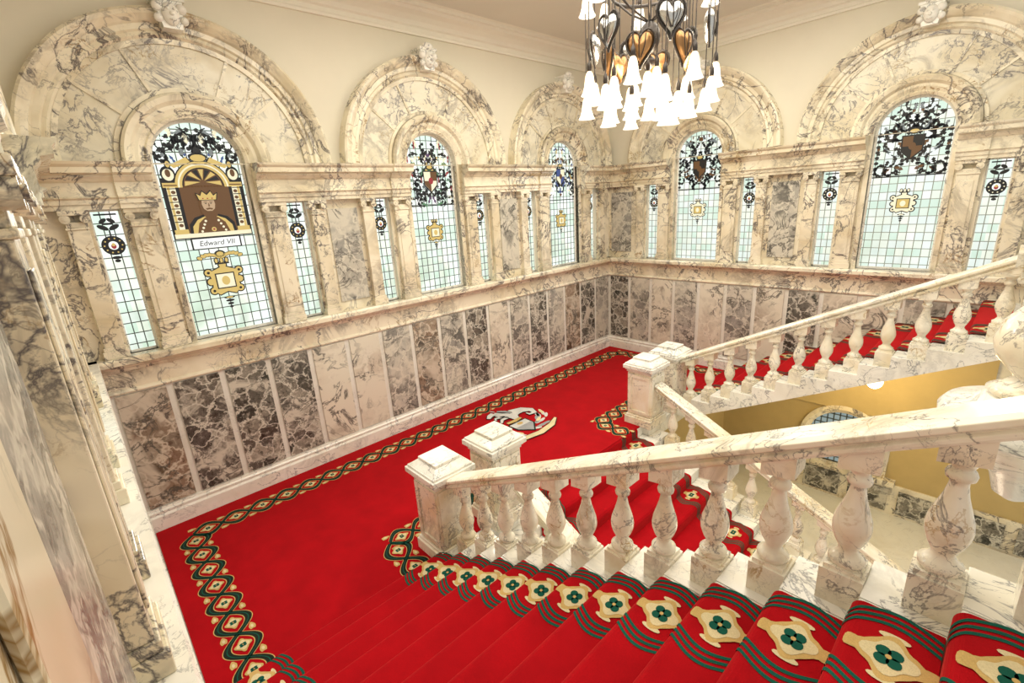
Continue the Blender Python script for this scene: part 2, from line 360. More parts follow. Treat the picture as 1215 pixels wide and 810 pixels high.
def make_window(M,c,glass,lead,design,sided,lab,inscr=None,flat=1.):
    g=MB(); g.add([(a,0,b) for a,b in archpts(0,W,ZS,ZSP)],[list(range(len(archpts(0,W,ZS,ZSP))))])
    gm=g.mesh('leaded_glass',[glass])
    def build(off,parts,label,grp=None):
        WN[0]+=1
        e=empty('window_%d'%WN[0],(0,0,0),label,'window','structure',grp,M=M@T(c+off,.09,0))
        for nm,me in parts: place(nm,me,Matrix.Diagonal((1,flat,1,1)),e)
        return e
    l=MB(); lw=.0055
    for i in range(-4,5):
        x=i*.12; top=ZSP+math.sqrt(max(W*W-x*x,0)); l.box(x-lw,x+lw,-.008,.0,ZS,top)
    z=2.66
    while z<5.4:
        hw=W if z<ZSP else math.sqrt(max(W*W-(z-ZSP)**2,0)); l.box(-hw,hw,-.009,0,z-lw,z+lw); z+=.14
    fr=MB(); fr.arc([(W-.035,-.03),(W,-.03),(W,.03),(W-.035,.03)],ZSP,0,pi,28)
    for s in (-1,1): fr.box(min(s*W,s*(W-.035)),max(s*W,s*(W-.035)),-.03,.03,ZS,ZSP)
    fr.box(-W,W,-.04,.03,ZS,ZS+.04)
    parts=[('leaded_glass',gm),('lead_grid',l.mesh('lead_grid',[lead])),('window_frame',fr.mesh('window_frame',[WHITE])),('stained_glass_panel',design.mesh('stained_glass_panel',SG))]
    dm=parts[3][1]; dm.transform(T(0,-.008,0))
    if inscr:
        cu=bpy.data.curves.new('t','FONT'); cu.body=inscr; cu.size=.10; cu.align_x='CENTER'; cu.shear=.2; ob=bpy.data.objects.new('t',cu); COL.objects.link(ob)
        dg=bpy.context.evaluated_depsgraph_get(); tm=bpy.data.meshes.new_from_object(ob.evaluated_get(dg)); bpy.data.objects.remove(ob)
        tm.transform(Matrix(((1,0,0,0),(0,0,1,-.03),(0,1,0,3.825),(0,0,0,1)))); tm.materials.clear(); tm.materials.append(SG[BLK]); parts.append(('inscription',tm))
    build(0,parts,lab)
    for s in (-1,1):
        q=MB(); q.add([(a,0,b) for a,b in rect(-SW,SW,ZS,4.36)],[(0,1,2,3)])
        l=MB()
        for x in (-.05,.05): l.box(x-lw,x+lw,-.008,0,ZS,4.36)
        z=2.66
        while z<4.3: l.box(-SW,SW,-.009,0,z-lw,z+lw); z+=.14
        f=MB(); f.box(-SW,-SW+.02,-.03,.03,ZS,4.36); f.box(SW-.02,SW,-.03,.03,ZS,4.36); f.box(-SW,SW,-.03,.03,4.34,4.36); f.box(-SW,SW,-.03,.03,ZS,ZS+.03)
        dd=side_design(sided).mesh('wreath_medallion',SG); dd.transform(T(0,-.008,0))
        build(s*SO,[('leaded_glass',q.mesh('leaded_glass',[glass])),('lead_grid',l.mesh('lead_grid',[lead])),('window_frame',f.mesh('window_frame',[WHITE])),('wreath_medallion',dd)],
              'narrow leaded side window with a dark wreath medallion','narrow side windows')

# ------------------------------------------------------------ wall bays
pil_meshes={}
def pilaster(w,key):
    if key in pil_meshes: return pil_meshes[key]
    m=MB(); o=.115
    m.box(-w-.03,w+.03,-o-.03,0,ZS,ZS+.10); m.box(-w-.015,w+.015,-o-.015,0,ZS+.10,ZS+.15)
    m.box(-w,w,-o,0,ZS+.15,4.14)
    if w>.12: m.box(-w+.05,w-.05,-o-.012,-o,ZS+.25,4.05)
    m.box(-w-.01,w+.01,-o-.015,0,4.14,4.17); m.box(-w,w,-o-.005,0,4.17,4.23)
    for s in (-1,1):
        r=.05; n=14; cx=s*(w-.01)
        m.prism([(cx+r*cos(2*pi*i/n),4.265+r*sin(2*pi*i/n)) for i in range(n)],lambda a,b,t:(a,t,b),-o-.045,-.0)
        m.prism([(cx+.02*cos(2*pi*i/n),4.265+.02*sin(2*pi*i/n)) for i in range(n)],lambda a,b,t:(a,t,b),-o-.06,-.0)
    m.box(-w-.04,w+.04,-o-.05,0,4.305,4.36)
    pil_meshes[key]=m.mesh('pilaster',[CREAM]); return pil_meshes[key]
ENT=[(0,4.36),(.15,4.36),(.15,4.42),(.17,4.42),(.17,4.47),(.20,4.49),(.16,4.51),(.16,4.66),(.19,4.68),(.22,4.72),(.22,4.74),(.31,4.76),(.31,4.82),(.34,4.85),(.35,4.88),(0,4.90)]
def entab(M,u0,u1,breaks,k=1.):
    m=MB(); m.sweepx([(o*k,z) for o,z in ENT],u0,u1)
    for b,w in breaks: m.sweepx([(0,4.361)]+[(o+.035,z) for o,z in ENT[1:-1]]+[(0,4.899)],b-w,b+w)
    trim(m.mesh('entablature',[CREAM]),M,'veined cream marble entablature with moulded cornice')
surm=MB()
prof=[(W,-.07),(W,.06),(W+.04,.08),(W+.06,.06),(W+.12,.09),(W+.16,.09),(W+.2,.14),(W+.26,.16),(W+.29,.13),(W+.29,0)]
surm.arc(prof,ZSP,0,pi,40)
for s in (-1,1):
    surm.box(min(s*W,s*(W+.07)),max(s*W,s*(W+.07)),-.06,.07,ZS,ZSP)
SURR=surm.mesh('window_surround',[CREAM])
a=MB(); a.arc([(1.43,0),(1.43,.07),(1.46,.10),(1.5,.09),(1.52,.12),(1.58,.12),(1.60,.15),(1.66,.2),(1.70,.22),(1.73,.2),(1.73,0)],ZSP,0,pi,64); ARCH=a.mesh('archivolt',[CREAM])
TYM=shape('lunette',archpts(0,1.44,ZSP-.01,ZSP,48),[archpts(0,.80,ZSP-.02,ZSP+.001,28)],.05,[TYMP],-.05)
a=MB()
for t in (38,66,114,142):
    t=radians(t); c,s_=cos(t),sin(t); w=.018
    pts=[(.86*c+w*s_,.86*s_-w*c),(1.43*c+w*s_,1.43*s_-w*c),(1.43*c-w*s_,1.43*s_+w*c),(.86*c-w*s_,.86*s_+w*c)]
    a.prism([(p,ZSP+q) for p,q in pts],lambda x,z,y:(x,y,z),-.066,-.05)
a.arc([(.84,.05),(.84,.075),(.89,.075),(.89,.05)],ZSP,0,pi,36); a.arc([(1.37,.05),(1.37,.075),(1.43,.075),(1.43,.05)],ZSP,0,pi,48)
RIBS=a.mesh('lunette_rib',[CREAM])
a=MB(); a.prism([(-.10,6.40),(.10,6.40),(.15,6.70),(-.15,6.70)],lambda x,z,y:(x,y,z),-.26,0)
a.box(-.17,.17,-.28,0,6.70,6.74)
a.ball((0,-.27,6.55),.10,0,14,9,.95,.7,1.25); a.ball((-.12,-.25,6.62),.06); a.ball((.12,-.25,6.62),.06); a.ball((-.13,-.25,6.5),.05); a.ball((.13,-.25,6.5),.05)
a.ball((0,-.26,6.76),.07,0,12,7,1.5,.8,.9); a.ball((0,-.34,6.54),.025); a.ball((-.035,-.335,6.59),.015); a.ball((.035,-.335,6.59),.015); a.ball((0,-.33,6.48),.02,0,8,5,1.8,1,.6)
KEY=a.mesh('keystone',[WHITE])
def bay(M,c,full=True,sur=True):
    Mb=M@T(c,0,0)
    if sur: trim(SURR,Mb,'moulded cream marble surround of the arched window')
    if full:
        trim(TYM,Mb,'veined marble lunette above the arched window')
        trim(RIBS,Mb,'marble ribs dividing the lunette')
        trim(ARCH,Mb,'large moulded marble archivolt')
        trim(KEY,Mb,'carved white marble mask keystone')
    for s in (-1,1):
        trim(pilaster(.135,'i'),M@T(c+s*.785,0,0),'cream marble pilaster with scrolled capital',.006)
        trim(pilaster(.10,'o'),M@T(c+s*1.42,0,0),'cream marble pilaster with scrolled capital',.006)
def pier(M,c,w=.25):
    m=MB(); m.box(-w,w,-.05,-.03,2.72,4.22); me=m.mesh('pier_panel',[BR2]); trim(me,M@T(c,0,0),'mottled marble panel on the pier between bays')
def wallshell(name,M,u0,u1,cs,label,mat=None):
    hs=[h for c in cs for h in holes(c)]
    info(place(name,shape(name,rect(u0,u1,ZS-.1,H),hs,.25,[mat or PAINT],0),M),label,'wall','structure')
    edges=[u0]
    for c in cs: edges+=[c-SO-SW,c-SO+SW,c-W,c+W,c+SO-SW,c+SO+SW]
    edges.append(u1); m=MB()
    for i in range(0,len(edges),2): m.box(edges[i],edges[i+1],-.03,.0,ZS-.08,4.4)
    for c in cs:
        for s in (-1,1): m.box(c+s*SO-SW,c+s*SO+SW,-.03,.0,4.36,4.4)
    trim(m.mesh('facing',[CREAM]),M,'veined cream marble wall facing')
LEDGE=[(0,2.36),(.06,2.36),(.07,2.40),(.12,2.42),(.14,2.46),(.20,2.47),(.20,2.53),(.18,2.56),(0,2.56),(-.09,2.56),(-.09,2.5),(0,2.5)]
FRZ=[(0,ZP1),(.05,ZP1),(.06,ZP1+.02),(.05,ZP1+.05),(.035,ZP1+.06),(.035,2.36),(0,2.36)]
BASE=[(0,0),(.08,0),(.08,.22),(.06,.25),(.065,.29),(.045,.31),(.04,ZP0),(0,ZP0)]
def run(M,u0,u1,prof,mat,label,bevel=0):
    m=MB(); m.sweepx(prof,u0,u1); return trim(m.mesh('trim',[mat]),M,label,bevel)
def panels(M,u0,n,direction,seq):
    D_={'R':BR3,'D':BR1,'G':BR2,'B':BR4}
    for k in range(n):
        a=u0+direction*k*PP; b=a+direction*PP; lo,hi=min(a,b)+.042,max(a,b)-.042
        m=MB(); m.box(lo,hi,-.04,-.02,ZP0+.02,ZP1-.02); mt=D_[seq[k]]
        trim(m.mesh('panel',[mt]),M,{'breccia_dark':'dark mottled breccia marble dado panel','breccia_grey':'grey mottled marble dado panel','breccia_rose':'beige clouded marble dado panel','breccia_brown':'brown mottled marble dado panel'}[mt.name],.004)
# wall A
wallshell('wall_left',MA,-11.31,.25,CA,'cream painted wall above veined marble arcading with arched windows')
for c in CA: bay(MA,c)
for u in (-7.395,-3.705): pier(MA,u)
entab(MA,-11.06,CA[0]-.6,[(CA[0]-.785,.19)])
for i in (0,1): entab(MA,CA[i]+.6,CA[i+1]-.6,[(CA[i]+.785,.19),(CA[i+1]-.785,.19)])
entab(MA,CA[2]+.6,0,[(CA[2]+.785,.19)])
m=MB(); m.box(-11.06,0,-.02,.25,-.3,ZS-.1); trim(m.mesh('dado',[PALE]),MA,'pale marble dado stiles')
run(MA,-11.06,0,LEDGE,CREAM,'moulded veined marble window ledge'); run(MA,-11.06,0,FRZ,CREAM,'veined marble dado frieze')
run(MA,-10.86,0,BASE,WHITE,'white marble baseboard').name='baseboard_left'
panels(MA,-.03,17,-1,'GDBGDGRDGBGRRDDDB')
# wall B
wallshell('wall_back',MBk,-.25,9.4,CB,'cream painted wall above veined marble arcading with arched windows')
for c in CB: bay(MBk,c)
pier(MBk,.42,.3); pier(MBk,4.30)
entab(MBk,0,CB[0]-.6,[(CB[0]-.785,.19)]); entab(MBk,CB[0]+.6,CB[1]-.6,[(CB[0]+.785,.19),(CB[1]-.785,.19)]); entab(MBk,CB[1]+.6,9.4,[(CB[1]+.785,.19)])
m=MB(); m.box(0,9.4,-.02,.25,-.3,ZS-.1); trim(m.mesh('dado',[PALE]),MBk,'pale marble dado stiles')
run(MBk,0,9.4,LEDGE,CREAM,'moulded veined marble window ledge'); run(MBk,0,9.4,FRZ,CREAM,'veined marble dado frieze')
run(MBk,0,3.5,BASE,WHITE,'white marble baseboard').name='baseboard_back'
panels(MBk,.05,14,1,'DGRGRGRDRRGRRG')
# wall C
wallshell('wall_right',MC,-8.6,.0,CC,'veined marble wall with arched windows seen edge on',PAINT)
for c in CC: bay(MC,c,False)
bay(MC,-6.45,False,False); pier(MC,-4.6); pier(MC,-6.45,.45)
entab(MC,-8.6,CC[0]-.6,[],.45); entab(MC,CC[0]+.6,0,[(CC[0]+.785,.19)])
m=MB(); m.box(-8.6,0,-.19,.25,-.3,ZS-.1); trim(m.mesh('dado',[PALE]),MC,'pale marble dado wall')
m=MB(); m.sweepx([(0,2.42),(.19,2.42),(.2,2.5),(.2,2.54),(.19,2.56),(0,2.56),(-.09,2.56),(-.09,2.42)],-8.6,0); trim(m.mesh('ledge',[WHITE]),MC,'broad white marble window ledge')
m=MB(); m.box(-8.6,0,-.21,-.19,0,.3); o=trim(m.mesh('base',[WHITE]),MC,'white marble baseboard'); o.name='baseboard_right'
# windows
def crestpanel(d,z,m1,m2,m3):
    d.poly(BLK,[(-.16,z+.18),(.16,z+.18),(.15,z-.08),(0,z-.22),(-.15,z-.08)],6); d.poly(m1,[(-.14,z+.16),(.14,z+.16),(.13,z-.07),(0,z-.19),(-.13,z-.07)],7)
    d.poly(m2,[(0,z+.16),(.14,z+.16),(.13,z),(0,z)],8); d.poly(m2,[(0,z-.19),(-.13,z-.07),(-.14,z),(0,z)],8); d.ell(m3,0,z,.05,.06,9)
    d.ell(BLK,0,z+.24,.09,.05,6); d.ell(GLD,0,z+.24,.06,.03,7)
d2=foliage(21,[BLK,PUR,SGRN,BLK,SCR,BLK,SGY,SRED,GLD],4.2,68,None,.09); crestpanel(d2,4.62,SCR,BRN,SRED); d2.rc(BLK,-.5,.5,4.17,4.19,3); cartouche(d2,3.68)
d3=foliage(33,[BLK,BLU,GLD,BLK,SCR,BRN,BLU,SWH],4.15,66,None,.09); crestpanel(d3,4.66,BLU,SCR,BRN); d3.rc(BLK,-.5,.5,4.12,4.14,3); cartouche(d3,3.65)
d4=foliage(44,[BLK,BLK,BLK,SGY,BRN],4.2,64,None,.085); d4.rc(BLK,-.5,.5,4.17,4.19,3); crestpanel(d4,4.62,BRN,BLK,BRN); cartouche(d4,3.72,1,(SCR,GLD))
d5=foliage(55,[BLK,BLK,BLK,SGY,BRN],4.2,64,None,.085); d5.rc(BLK,-.5,.5,4.17,4.19,3); crestpanel(d5,4.66,BRN,BLK,BRN); cartouche(d5,3.72,1,(SCR,GLD))
make_window(MA,CA[0],GLASSA,LEAD,king(),GLD,'tall arched stained glass window with a crowned royal portrait','Edward VII')
make_window(MA,CA[1],GLASSA,LEAD,d2,GLD,'tall arched leaded window with dark foliage heraldry')
make_window(MA,CA[2],GLASSA,LEAD,d3,GLD,'tall arched leaded window with blue and gold heraldry')
make_window(MBk,CB[0],GLASSB,LEADL,d4,SCR,'tall arched leaded window with black foliage pattern')
make_window(MBk,CB[1],GLASSB,LEADL,d5,SCR,'wide arched leaded window with black foliage and gold badge')
make_window(MC,CC[0],GLASSA,LEADL,foliage(66,[BLK,SGY,GLD],4.2,40),GLD,'arched leaded window seen edge on',None,.06)
# ceiling and crown
m=MB(); m.box(-.25,9.4,-11.31,.25,H,H+.15); info(place('ceiling',m.mesh('ceiling',[CEIL])),'plain cream plaster ceiling','ceiling','structure')
CR=[(0,H-.42),(.05,H-.42),(.05,H-.38),(.03,H-.36),(.03,H-.30),(.07,H-.28),(.09,H-.22),(.16,H-.16),(.24,H-.12),(.26,H-.08),(.30,H-.07),(.30,H-.02),(.34,H),(0,H)]
run(MA,-11.06,0,CR,CROWN,'moulded plaster crown cornice'); run(MBk,0,9.4,CR,CROWN,'moulded plaster crown cornice')

# ------------------------------------------------------------ floors
m=MB(); m.box(0,X1,-10.86,0,-.3,0); m.box(X1,X0,-10.86,-7.13,-.3,0); m.box(X1,X0,-3.73,0,-.3,0)
info(place('floor',m.mesh('floor',[WHITE])),'white marble half landing floor','floor','structure')
m=MB(); m.box(-.2,12,-11.3,.2,-2.52,-2.32); info(place('floor_lower',m.mesh('floor',[PALE])),'pale marble floor of the lower hall','floor','structure')
m=MB(); m.box(3.1,3.4,-10.86,0,-2.32,-.3); info(place('wall_landing',m.mesh('w',[OCHRE])),'ochre painted wall under the landing','wall','structure')
m=MB(); m.box(XL,9.4,-3.0,0,NS*RR-.16,NS*RR); m.box(8.1,9.4,-8.0,-3.0,NS*RR-.25,NS*RR); info(place('floor_upper',m.mesh('w',[WHITE])),'marble upper landing floor','floor','structure')
m=MB(); m.box(X0+NN*TT,9.6,-10.86,-8.0,NN*RR-.2,NN*RR); info(place('floor_gallery',m.mesh('w',[WHITE])),'marble upper landing floor','floor','structure')
# lower wall B
hw=archpts(5.85,.62,-1.55,-1.0,24)
info(place('wall_lower',shape('wall_lower',rect(2.9,9.4,-2.32,-.3),[hw],.2,[OCHRE],0)),'ochre painted lower hall wall','wall','structure')
m=MB(); m.arc([(.62,-.05),(.62,.05),(.7,.1),(.78,.08),(.78,0)],-1.0,0,pi,30,0,5.85)
for s in (-1,1): m.box(5.85+min(s*.62,s*.78),5.85+max(s*.62,s*.78),-.08,.05,-1.55,-1.0)
m.box(4.9,6.8,-.16,.05,-1.66,-1.55); trim(m.mesh('s',[CREAM]),None,'marble surround of the lower arched window')
m=MB(); m.box(3.4,9.4,-.03,0,-2.32,-1.66); trim(m.mesh('s',[CREAM]),None,'veined marble dado in the lower hall')
for i in range(7):
    m=MB(); m.box(3.6+i*.82,4.26+i*.82,-.05,-.03,-2.26,-1.76); trim(m.mesh('p',[BR1]),None,'dark mottled breccia marble dado panel')
g=MB(); ap=archpts(0,.62,-1.55,-1.0,24); g.add([(a,0,b) for a,b in ap],[list(range(len(ap)))])
l=MB()
for i in range(-5,6): x=i*.11; l.box(x-.011,x+.011,-.01,0,-1.55,-1.0+math.sqrt(.62**2-x*x))
for i in range(9): 
    z=-1.45+i*.12; q=.62 if z<-1 else math.sqrt(max(.62**2-(z+1)**2,0)); l.box(-q,q,-.01,0,z-.011,z+.011)
WN[0]+=1; e=empty('window_%d'%WN[0],(5.85,.06,0),'small arched leaded window in the lower hall','window','structure')
GL3=sg('lower_glass',(.40,.52,.54),.55)
place('leaded_glass',g.mesh('g',[GL3]),Matrix.Identity(4),e); place('lead_grid',l.mesh('l',[LEAD]),Matrix.Identity(4),e)
m=MB(); m.prism([(3.45,-.3),(XL,-.3),(XL,NS*RR-.2),(X0+.2,-.1)],lambda a,b,t:(a,t,b),-.075,-.021)
trim(m.mesh('s',[OCHRE]),None,'ochre painted wall face below the far flight')

# ------------------------------------------------------------ carpet pattern
RD=.06
def up_map(s,e):
    k=math.floor(s/(RR+TT)+1e-9); rem=s-k*(RR+TT)
    xf=X0+k*TT-e; zt=(k+1)*RR+e
    if rem<RR-RD: return xf, k*RR+rem+e*rem/RR
    q=rem-RR
    if q<RD:
        a=(rem-(RR-RD))/(2*RD)*pi/2; return xf+RD*(1-cos(a)), zt-RD+RD*sin(a)
    return X0+k*TT+q-e*(1-q/TT), zt
def dn_map(s,e):
    k=math.floor(s/(RR+TT)+1e-9); rem=s-k*(RR+TT)
    xf=X1+k*TT+e
    if rem<RD: a=pi/2*(1-rem/RD); return xf-RD+RD*cos(a), -k*RR+e-RD+RD*sin(a)
    if rem<RR: return xf, -k*RR-RD+e-(rem-RD)*(RR-RD)/(RR-RD)
    return X1+k*TT+(rem-RR)*(TT-RD)/TT+e*(1-(rem-RR)/TT), -(k+1)*RR+e
def samples(n):
    out=[]
    for k in range(n):
        out+=[k*(RR+TT)+x for x in (0,.02,.042,.061,.08,RR-RD+.001,RR-.04,RR-.02,RR,RR+.02,RR+.04,RR+RD+.001)]+[k*(RR+TT)+RR+RD+(TT-RD)*i/13 for i in range(1,13)]
    out.append(n*(RR+TT)-1e-6); return out
def strip(mb,ss,wf,width,pt,e,m,sm=False):
    vs=[]
    for s in ss:
        w=wf(s); vs.append(pt(s,w-width/2,e)); vs.append(pt(s,w+width/2,e))
    mb.add(vs,[(2*i,2*i+1,2*i+3,2*i+2) for i in range(len(ss)-1)],m,sm)
def blob(mb,f,pt,s0,w0,e,m,n=32):
    vs=[pt(s0,w0,e)]
    for i in range(n):
        t=2*pi*i/n; r,q=f(t); vs.append(pt(s0+r*cos(t),w0+q*sin(t),e))
    mb.add(vs,[(0,1+i,1+(i+1)%n) for i in range(n)],m)
E=.02
def medallion(mb,pt,s0,w0,a,b,k=1.):
    blob(mb,lambda t:(a*(1+.13*cos(4*t)+.06*cos(8*t)),b*(1+.22*cos(4*t)+.05*cos(8*t+1))),pt,s0,w0,E+.006,3,48)
    blob(mb,lambda t:(a*.74*(1+.13*cos(4*t)),b*.78*(1+.22*cos(4*t))),pt,s0,w0,E+.0075,4)
    for q in range(4):
        t=q*pi/2+pi/4; blob(mb,lambda t2:(.026*k,.030*k),pt,s0+.028*k*cos(t),w0+.034*k*sin(t),E+.009,1,12)
    blob(mb,lambda t2:(.011*k,.013*k),pt,s0,w0,E+.0105,3,10)
def border_floor(mb,p0,p1,ph0=True):
    p0=Vector(p0);p1=Vector(p1); L=(p1-p0).length; d=(p1-p0)/L; nrm=Vector((-d.y,d.x))
    n=max(1,round(L/.36)); T_=L/n
    pt=lambda s,w,e:(p0.x+d.x*s+nrm.x*w,p0.y+d.y*s+nrm.y*w,e)
    ss=[L*i/(n*16) for i in range(n*16+1)]
    for sg_ in (-1,1):
        wf=lambda s:sg_*.145*sin(pi*s/T_)
        strip(mb,ss,wf,.088,pt,E+.002,3); strip(mb,ss,wf,.070,pt,E+.003,2); strip(mb,ss,wf,.010,pt,E+.004,1)
    for i in range(n):
        medallion(mb,pt,(i+.5)*T_,0,.082,.066,.6)
        for sg_ in (-1,1): blob(mb,lambda t:(.05+.012*cos(3*t),.032),pt,i*T_,sg_*.135,E+.004,3,18); blob(mb,lambda t:(.026,.014),pt,i*T_,sg_*.135,E+.006,4,12)
def border_stair(mb,mp,yc,nst):
    P_=RR+TT; ss=samples(nst); pt=lambda s,w,e:(lambda q:(q[0],yc+w,q[1]))(mp(min(max(s,0),nst*P_-1e-6),e))
    for sg_ in (-1,1):
        for off in (-.042,0,.042):
            wf=lambda s:sg_*(.20+off+.05*cos(2*pi*(s-RR-TT/2)/P_))
            strip(mb,ss,wf,.021,pt,E+.003,1)
    for k in range(nst):
        c0=k*P_+RR+TT*.52
        medallion(mb,pt,c0,0,.12,.112,1.02)
        for sg_ in (-1,1): blob(mb,lambda t:(.034,.05+.01*cos(2*t)),pt,c0+sg_*.13,0,E+.005,3,14); blob(mb,lambda t:(.055,.02),pt,c0,sg_*.13,E+.0055,4,14)
def carpet_stair(name,mp,y0,y1,nst,borders,label):
    mb=MB(); ss=samples(nst); pt=lambda s,w,e:(lambda q:(q[0],w,q[1]))(mp(s,e))
    strip(mb,ss,lambda s:(y0+y1)/2,abs(y1-y0),pt,E,0)
    for b in borders: border_stair(mb,mp,b,nst)
    info(place(name,mb.mesh(name,CARP)),label,'carpet')
YN1,YN2,YN3,YN4=-8.17,-7.30,-3.56,-2.69
carpet_stair('stair_carpet',up_map,-10.80,-8.38,NN,[-8.67,-10.5],'red stair carpet with gold quatrefoil border on the ascending flight')
carpet_stair('stair_carpet',up_map,-2.48,-.08,NS,[-2.19,-.4],'red stair carpet on the far flight beside the windows')
carpet_stair('stair_carpet',dn_map,-6.92,-3.94,ND,[-6.63,-4.23],'red stair carpet with patterned borders on the descending flight')
mb=MB()
mb.box(.09,X1,-10.84,-.09,0.002,E); mb.box(X1,X0,-10.80,-8.38,.002,E); mb.box(X1,X0,-2.48,-.09,.002,E)
XB=2.76
bp=[((X0,-10.47),(.55,-10.47)),((.55,-10.47),(.55,-.42)),((.55,-.42),(X0,-.42)),((X0,-8.67),(XB,-8.67)),((XB,-8.67),(XB,-6.63)),((XB,-6.63),(X1,-6.63)),((X1,-4.23),(XB,-4.23)),((XB,-4.23),(XB,-2.19)),((XB,-2.19),(X0,-2.19))]
for a,b in bp: border_floor(mb,a,b)
ex,ey=1.62,-5.2
def em(pts,m,l=0,s=1.2): mb.add([(ex-b*s,ey+a*s,E+.003+.0015*l) for a,b in pts],[list(range(len(pts)))],m)
def ell(cx,cy,rx,ry,ang=0,n=14): return [(cx+rx*cos(t)*cos(ang)-ry*sin(t)*sin(ang),cy+rx*cos(t)*sin(ang)+ry*sin(t)*cos(ang)) for t in [2*pi*i/n for i in range(n)]]
def limb(pts,ws,m,l):
    for q,(wadd,mm) in enumerate(((.014,2),(0,m))):
        n=len(pts); L=[];R=[]
        for i,p in enumerate(pts):
            a=pts[max(i-1,0)]; b=pts[min(i+1,n-1)]; dx,dy=b[0]-a[0],b[1]-a[1]; h=math.hypot(dx,dy); w=ws[i]+wadd
            L.append((p[0]-dy/h*w,p[1]+dx/h*w)); R.append((p[0]+dy/h*w,p[1]-dx/h*w))
        for i in range(n-1): em([L[i],L[i+1],R[i+1],R[i]],mm,l+q*2)
r=random.Random(5)
for k in range(30):
    t=r.uniform(pi*.9,pi*2.1); rad=r.uniform(.26,.46); em(ell(rad*cos(t)*1.3,rad*sin(t)*.8,.085,.03,t+1),r.choice([5,6,4,6]),k%3)
em([(-.2,.08),(.2,.08),(.19,-.15),(0,-.36),(-.19,-.15)],2,5); em([(-.175,.06),(.175,.06),(.165,-.14),(0,-.32),(-.165,-.14)],6,6); em([(-.175,-.08),(.175,-.08),(.165,-.14),(0,-.32),(-.165,-.14)],5,7); em(ell(0,0,.06,.04),3,8)
limb([(-.52,-.3),(-.3,-.42),(0,-.47),(.3,-.42),(.52,-.3)],[.02,.05,.055,.05,.02],4,8)
limb([(-.15,.14),(0,.12),(.15,.14)],[.03,.04,.03],3,9)
limb([(.08,.16),(.1,.3),(.22,.38),(.38,.34),(.48,.22),(.44,.10),(.34,.12),(.34,.2)],[.05,.10,.12,.09,.06,.045,.03,.012],6,9)
limb([(.1,.3),(-.02,.44),(-.06,.58)],[.10,.08,.05],6,12); limb([(-.06,.58),(-.16,.56),(-.24,.5)],[.06,.05,.03],6,14); limb([(.02,.3),(-.12,.3),(-.2,.22)],[.035,.03,.02],6,12); limb([(0,.36),(-.16,.42),(-.2,.36)],[.03,.025,.02],6,12)
em(ell(-.02,.66,.02,.05,.3),5,15); limb([(.03,.6),(.12,.5),(.16,.38)],[.02,.035,.02],5,16)
info(place('landing_carpet',mb.mesh('landing_carpet',CARP)),'red landing carpet with chain border and woven seahorse crest','carpet')

# ------------------------------------------------------------ stairs
def stairs(sign,y0,y1,sy,label,ns=NS):
    e=empty('staircase',((X0 if sign>0 else X1),(y0+y1)/2,0),label,'stairs')
    inv=Matrix.Translation(-e.location)
    for k in range(ns):
        m=MB()
        if sign>0: m.box(X0+k*TT-.0,X0+(k+1)*TT,y0,y1,(k+1)*RR-RR-.012,(k+1)*RR)
        else: m.box(X1+k*TT,X1+(k+1)*TT,y0,y1,-(k+1)*RR-RR-.02,-(k+1)*RR)
        place('step',m.mesh('step',[WHITE]),inv,e,.012)
    for y in sy:
        xs=X0 if sign>0 else X1; poly=[]
        for k in range(ns):
            if sign>0: poly+=[(xs+k*TT,k*RR),(xs+k*TT,(k+1)*RR)]
            else: poly+=[(xs+k*TT,-k*RR if k else .0),(xs+k*TT,-(k+1)*RR)]
        xe=xs+ns*TT; poly+=[(xe,sign*ns*RR)]
        poly+=[(xe,sign*ns*RR-(.17 if sign>0 else .2)),(xs+(.3 if sign>0 else 0),-.04 if sign>0 else -.45)]
        if sign>0: poly+=[(xs+.02,-.04)]
        w_=.17
        m=MB(); m.prism(poly,lambda a,b,t:(a,t,b),y-w_,y+w_); place('stringer',m.mesh('stringer',[WHITE]),inv,e,.005)
    m=MB(); a=X0 if sign>0 else X1
    m.prism([(a+.3,-.07 if sign>0 else -.5),(a+ns*TT,sign*ns*RR-(.20 if sign>0 else .34)),(a+ns*TT,sign*ns*RR-(.14 if sign>0 else .28)),(a+.3,-.01 if sign>0 else -.42)],lambda p,q,t:(p,t,q),y0+.02,y1-.02)
    place('soffit',m.mesh('soffit',[CROWN]),inv,e)
stairs(1,-10.86,-8.34,[YN1],'white marble stair flight rising beside the wall',NN)
stairs(1,-2.52,-.03,[YN4],'white marble far stair flight rising along the windows')
stairs(-1,-7.13,-3.73,[YN2,YN3],'white marble centre flight descending from the landing',ND)

# ------------------------------------------------------------ balusters
BH=.92
def bal_mesh(slope):
    m=MB(); w=.10; h=BH
    m.box(-w,w,-w,w,0,.20); m.box(-w+.015,w-.015,-w+.015,w-.015,.20,.225)
    prof=[(.074,.165),(.086,.18),(.086,.195),(.064,.205),(.044,.225),(.048,.24),(.070,.27),(.086,.305),(.089,.33),(.082,.365),(.062,.41),(.045,.45),(.036,.485),(.035,.50),(.054,.51),(.058,.525),(.050,.538),(.038,.545),(.052,.565),(.068,.58),(.072,.60)]
    z0=.22; z1=h-.075
    m.lathe([(r,z0+(z-.165)*(z1-z0)/(.60-.165)) for r,z in prof],22)
    t=.088; zt=h+.02; zb=h-.09
    m.add([(-t,-t,zb-slope*t*.6),(t,-t,zb+.0),(t,t,zb+.0),(-t,t,zb-slope*t*.6),(-t,-t,zt-slope*t),(t,-t,zt+slope*t),(t,t,zt+slope*t),(-t,t,zt-slope*t)],
          [(0,3,2,1),(4,5,6,7),(0,1,5,4),(1,2,6,5),(2,3,7,6),(3,0,4,7)])
    return m.mesh('baluster',[RAILM])
BUP,BDN=bal_mesh(SL),bal_mesh(-SL)
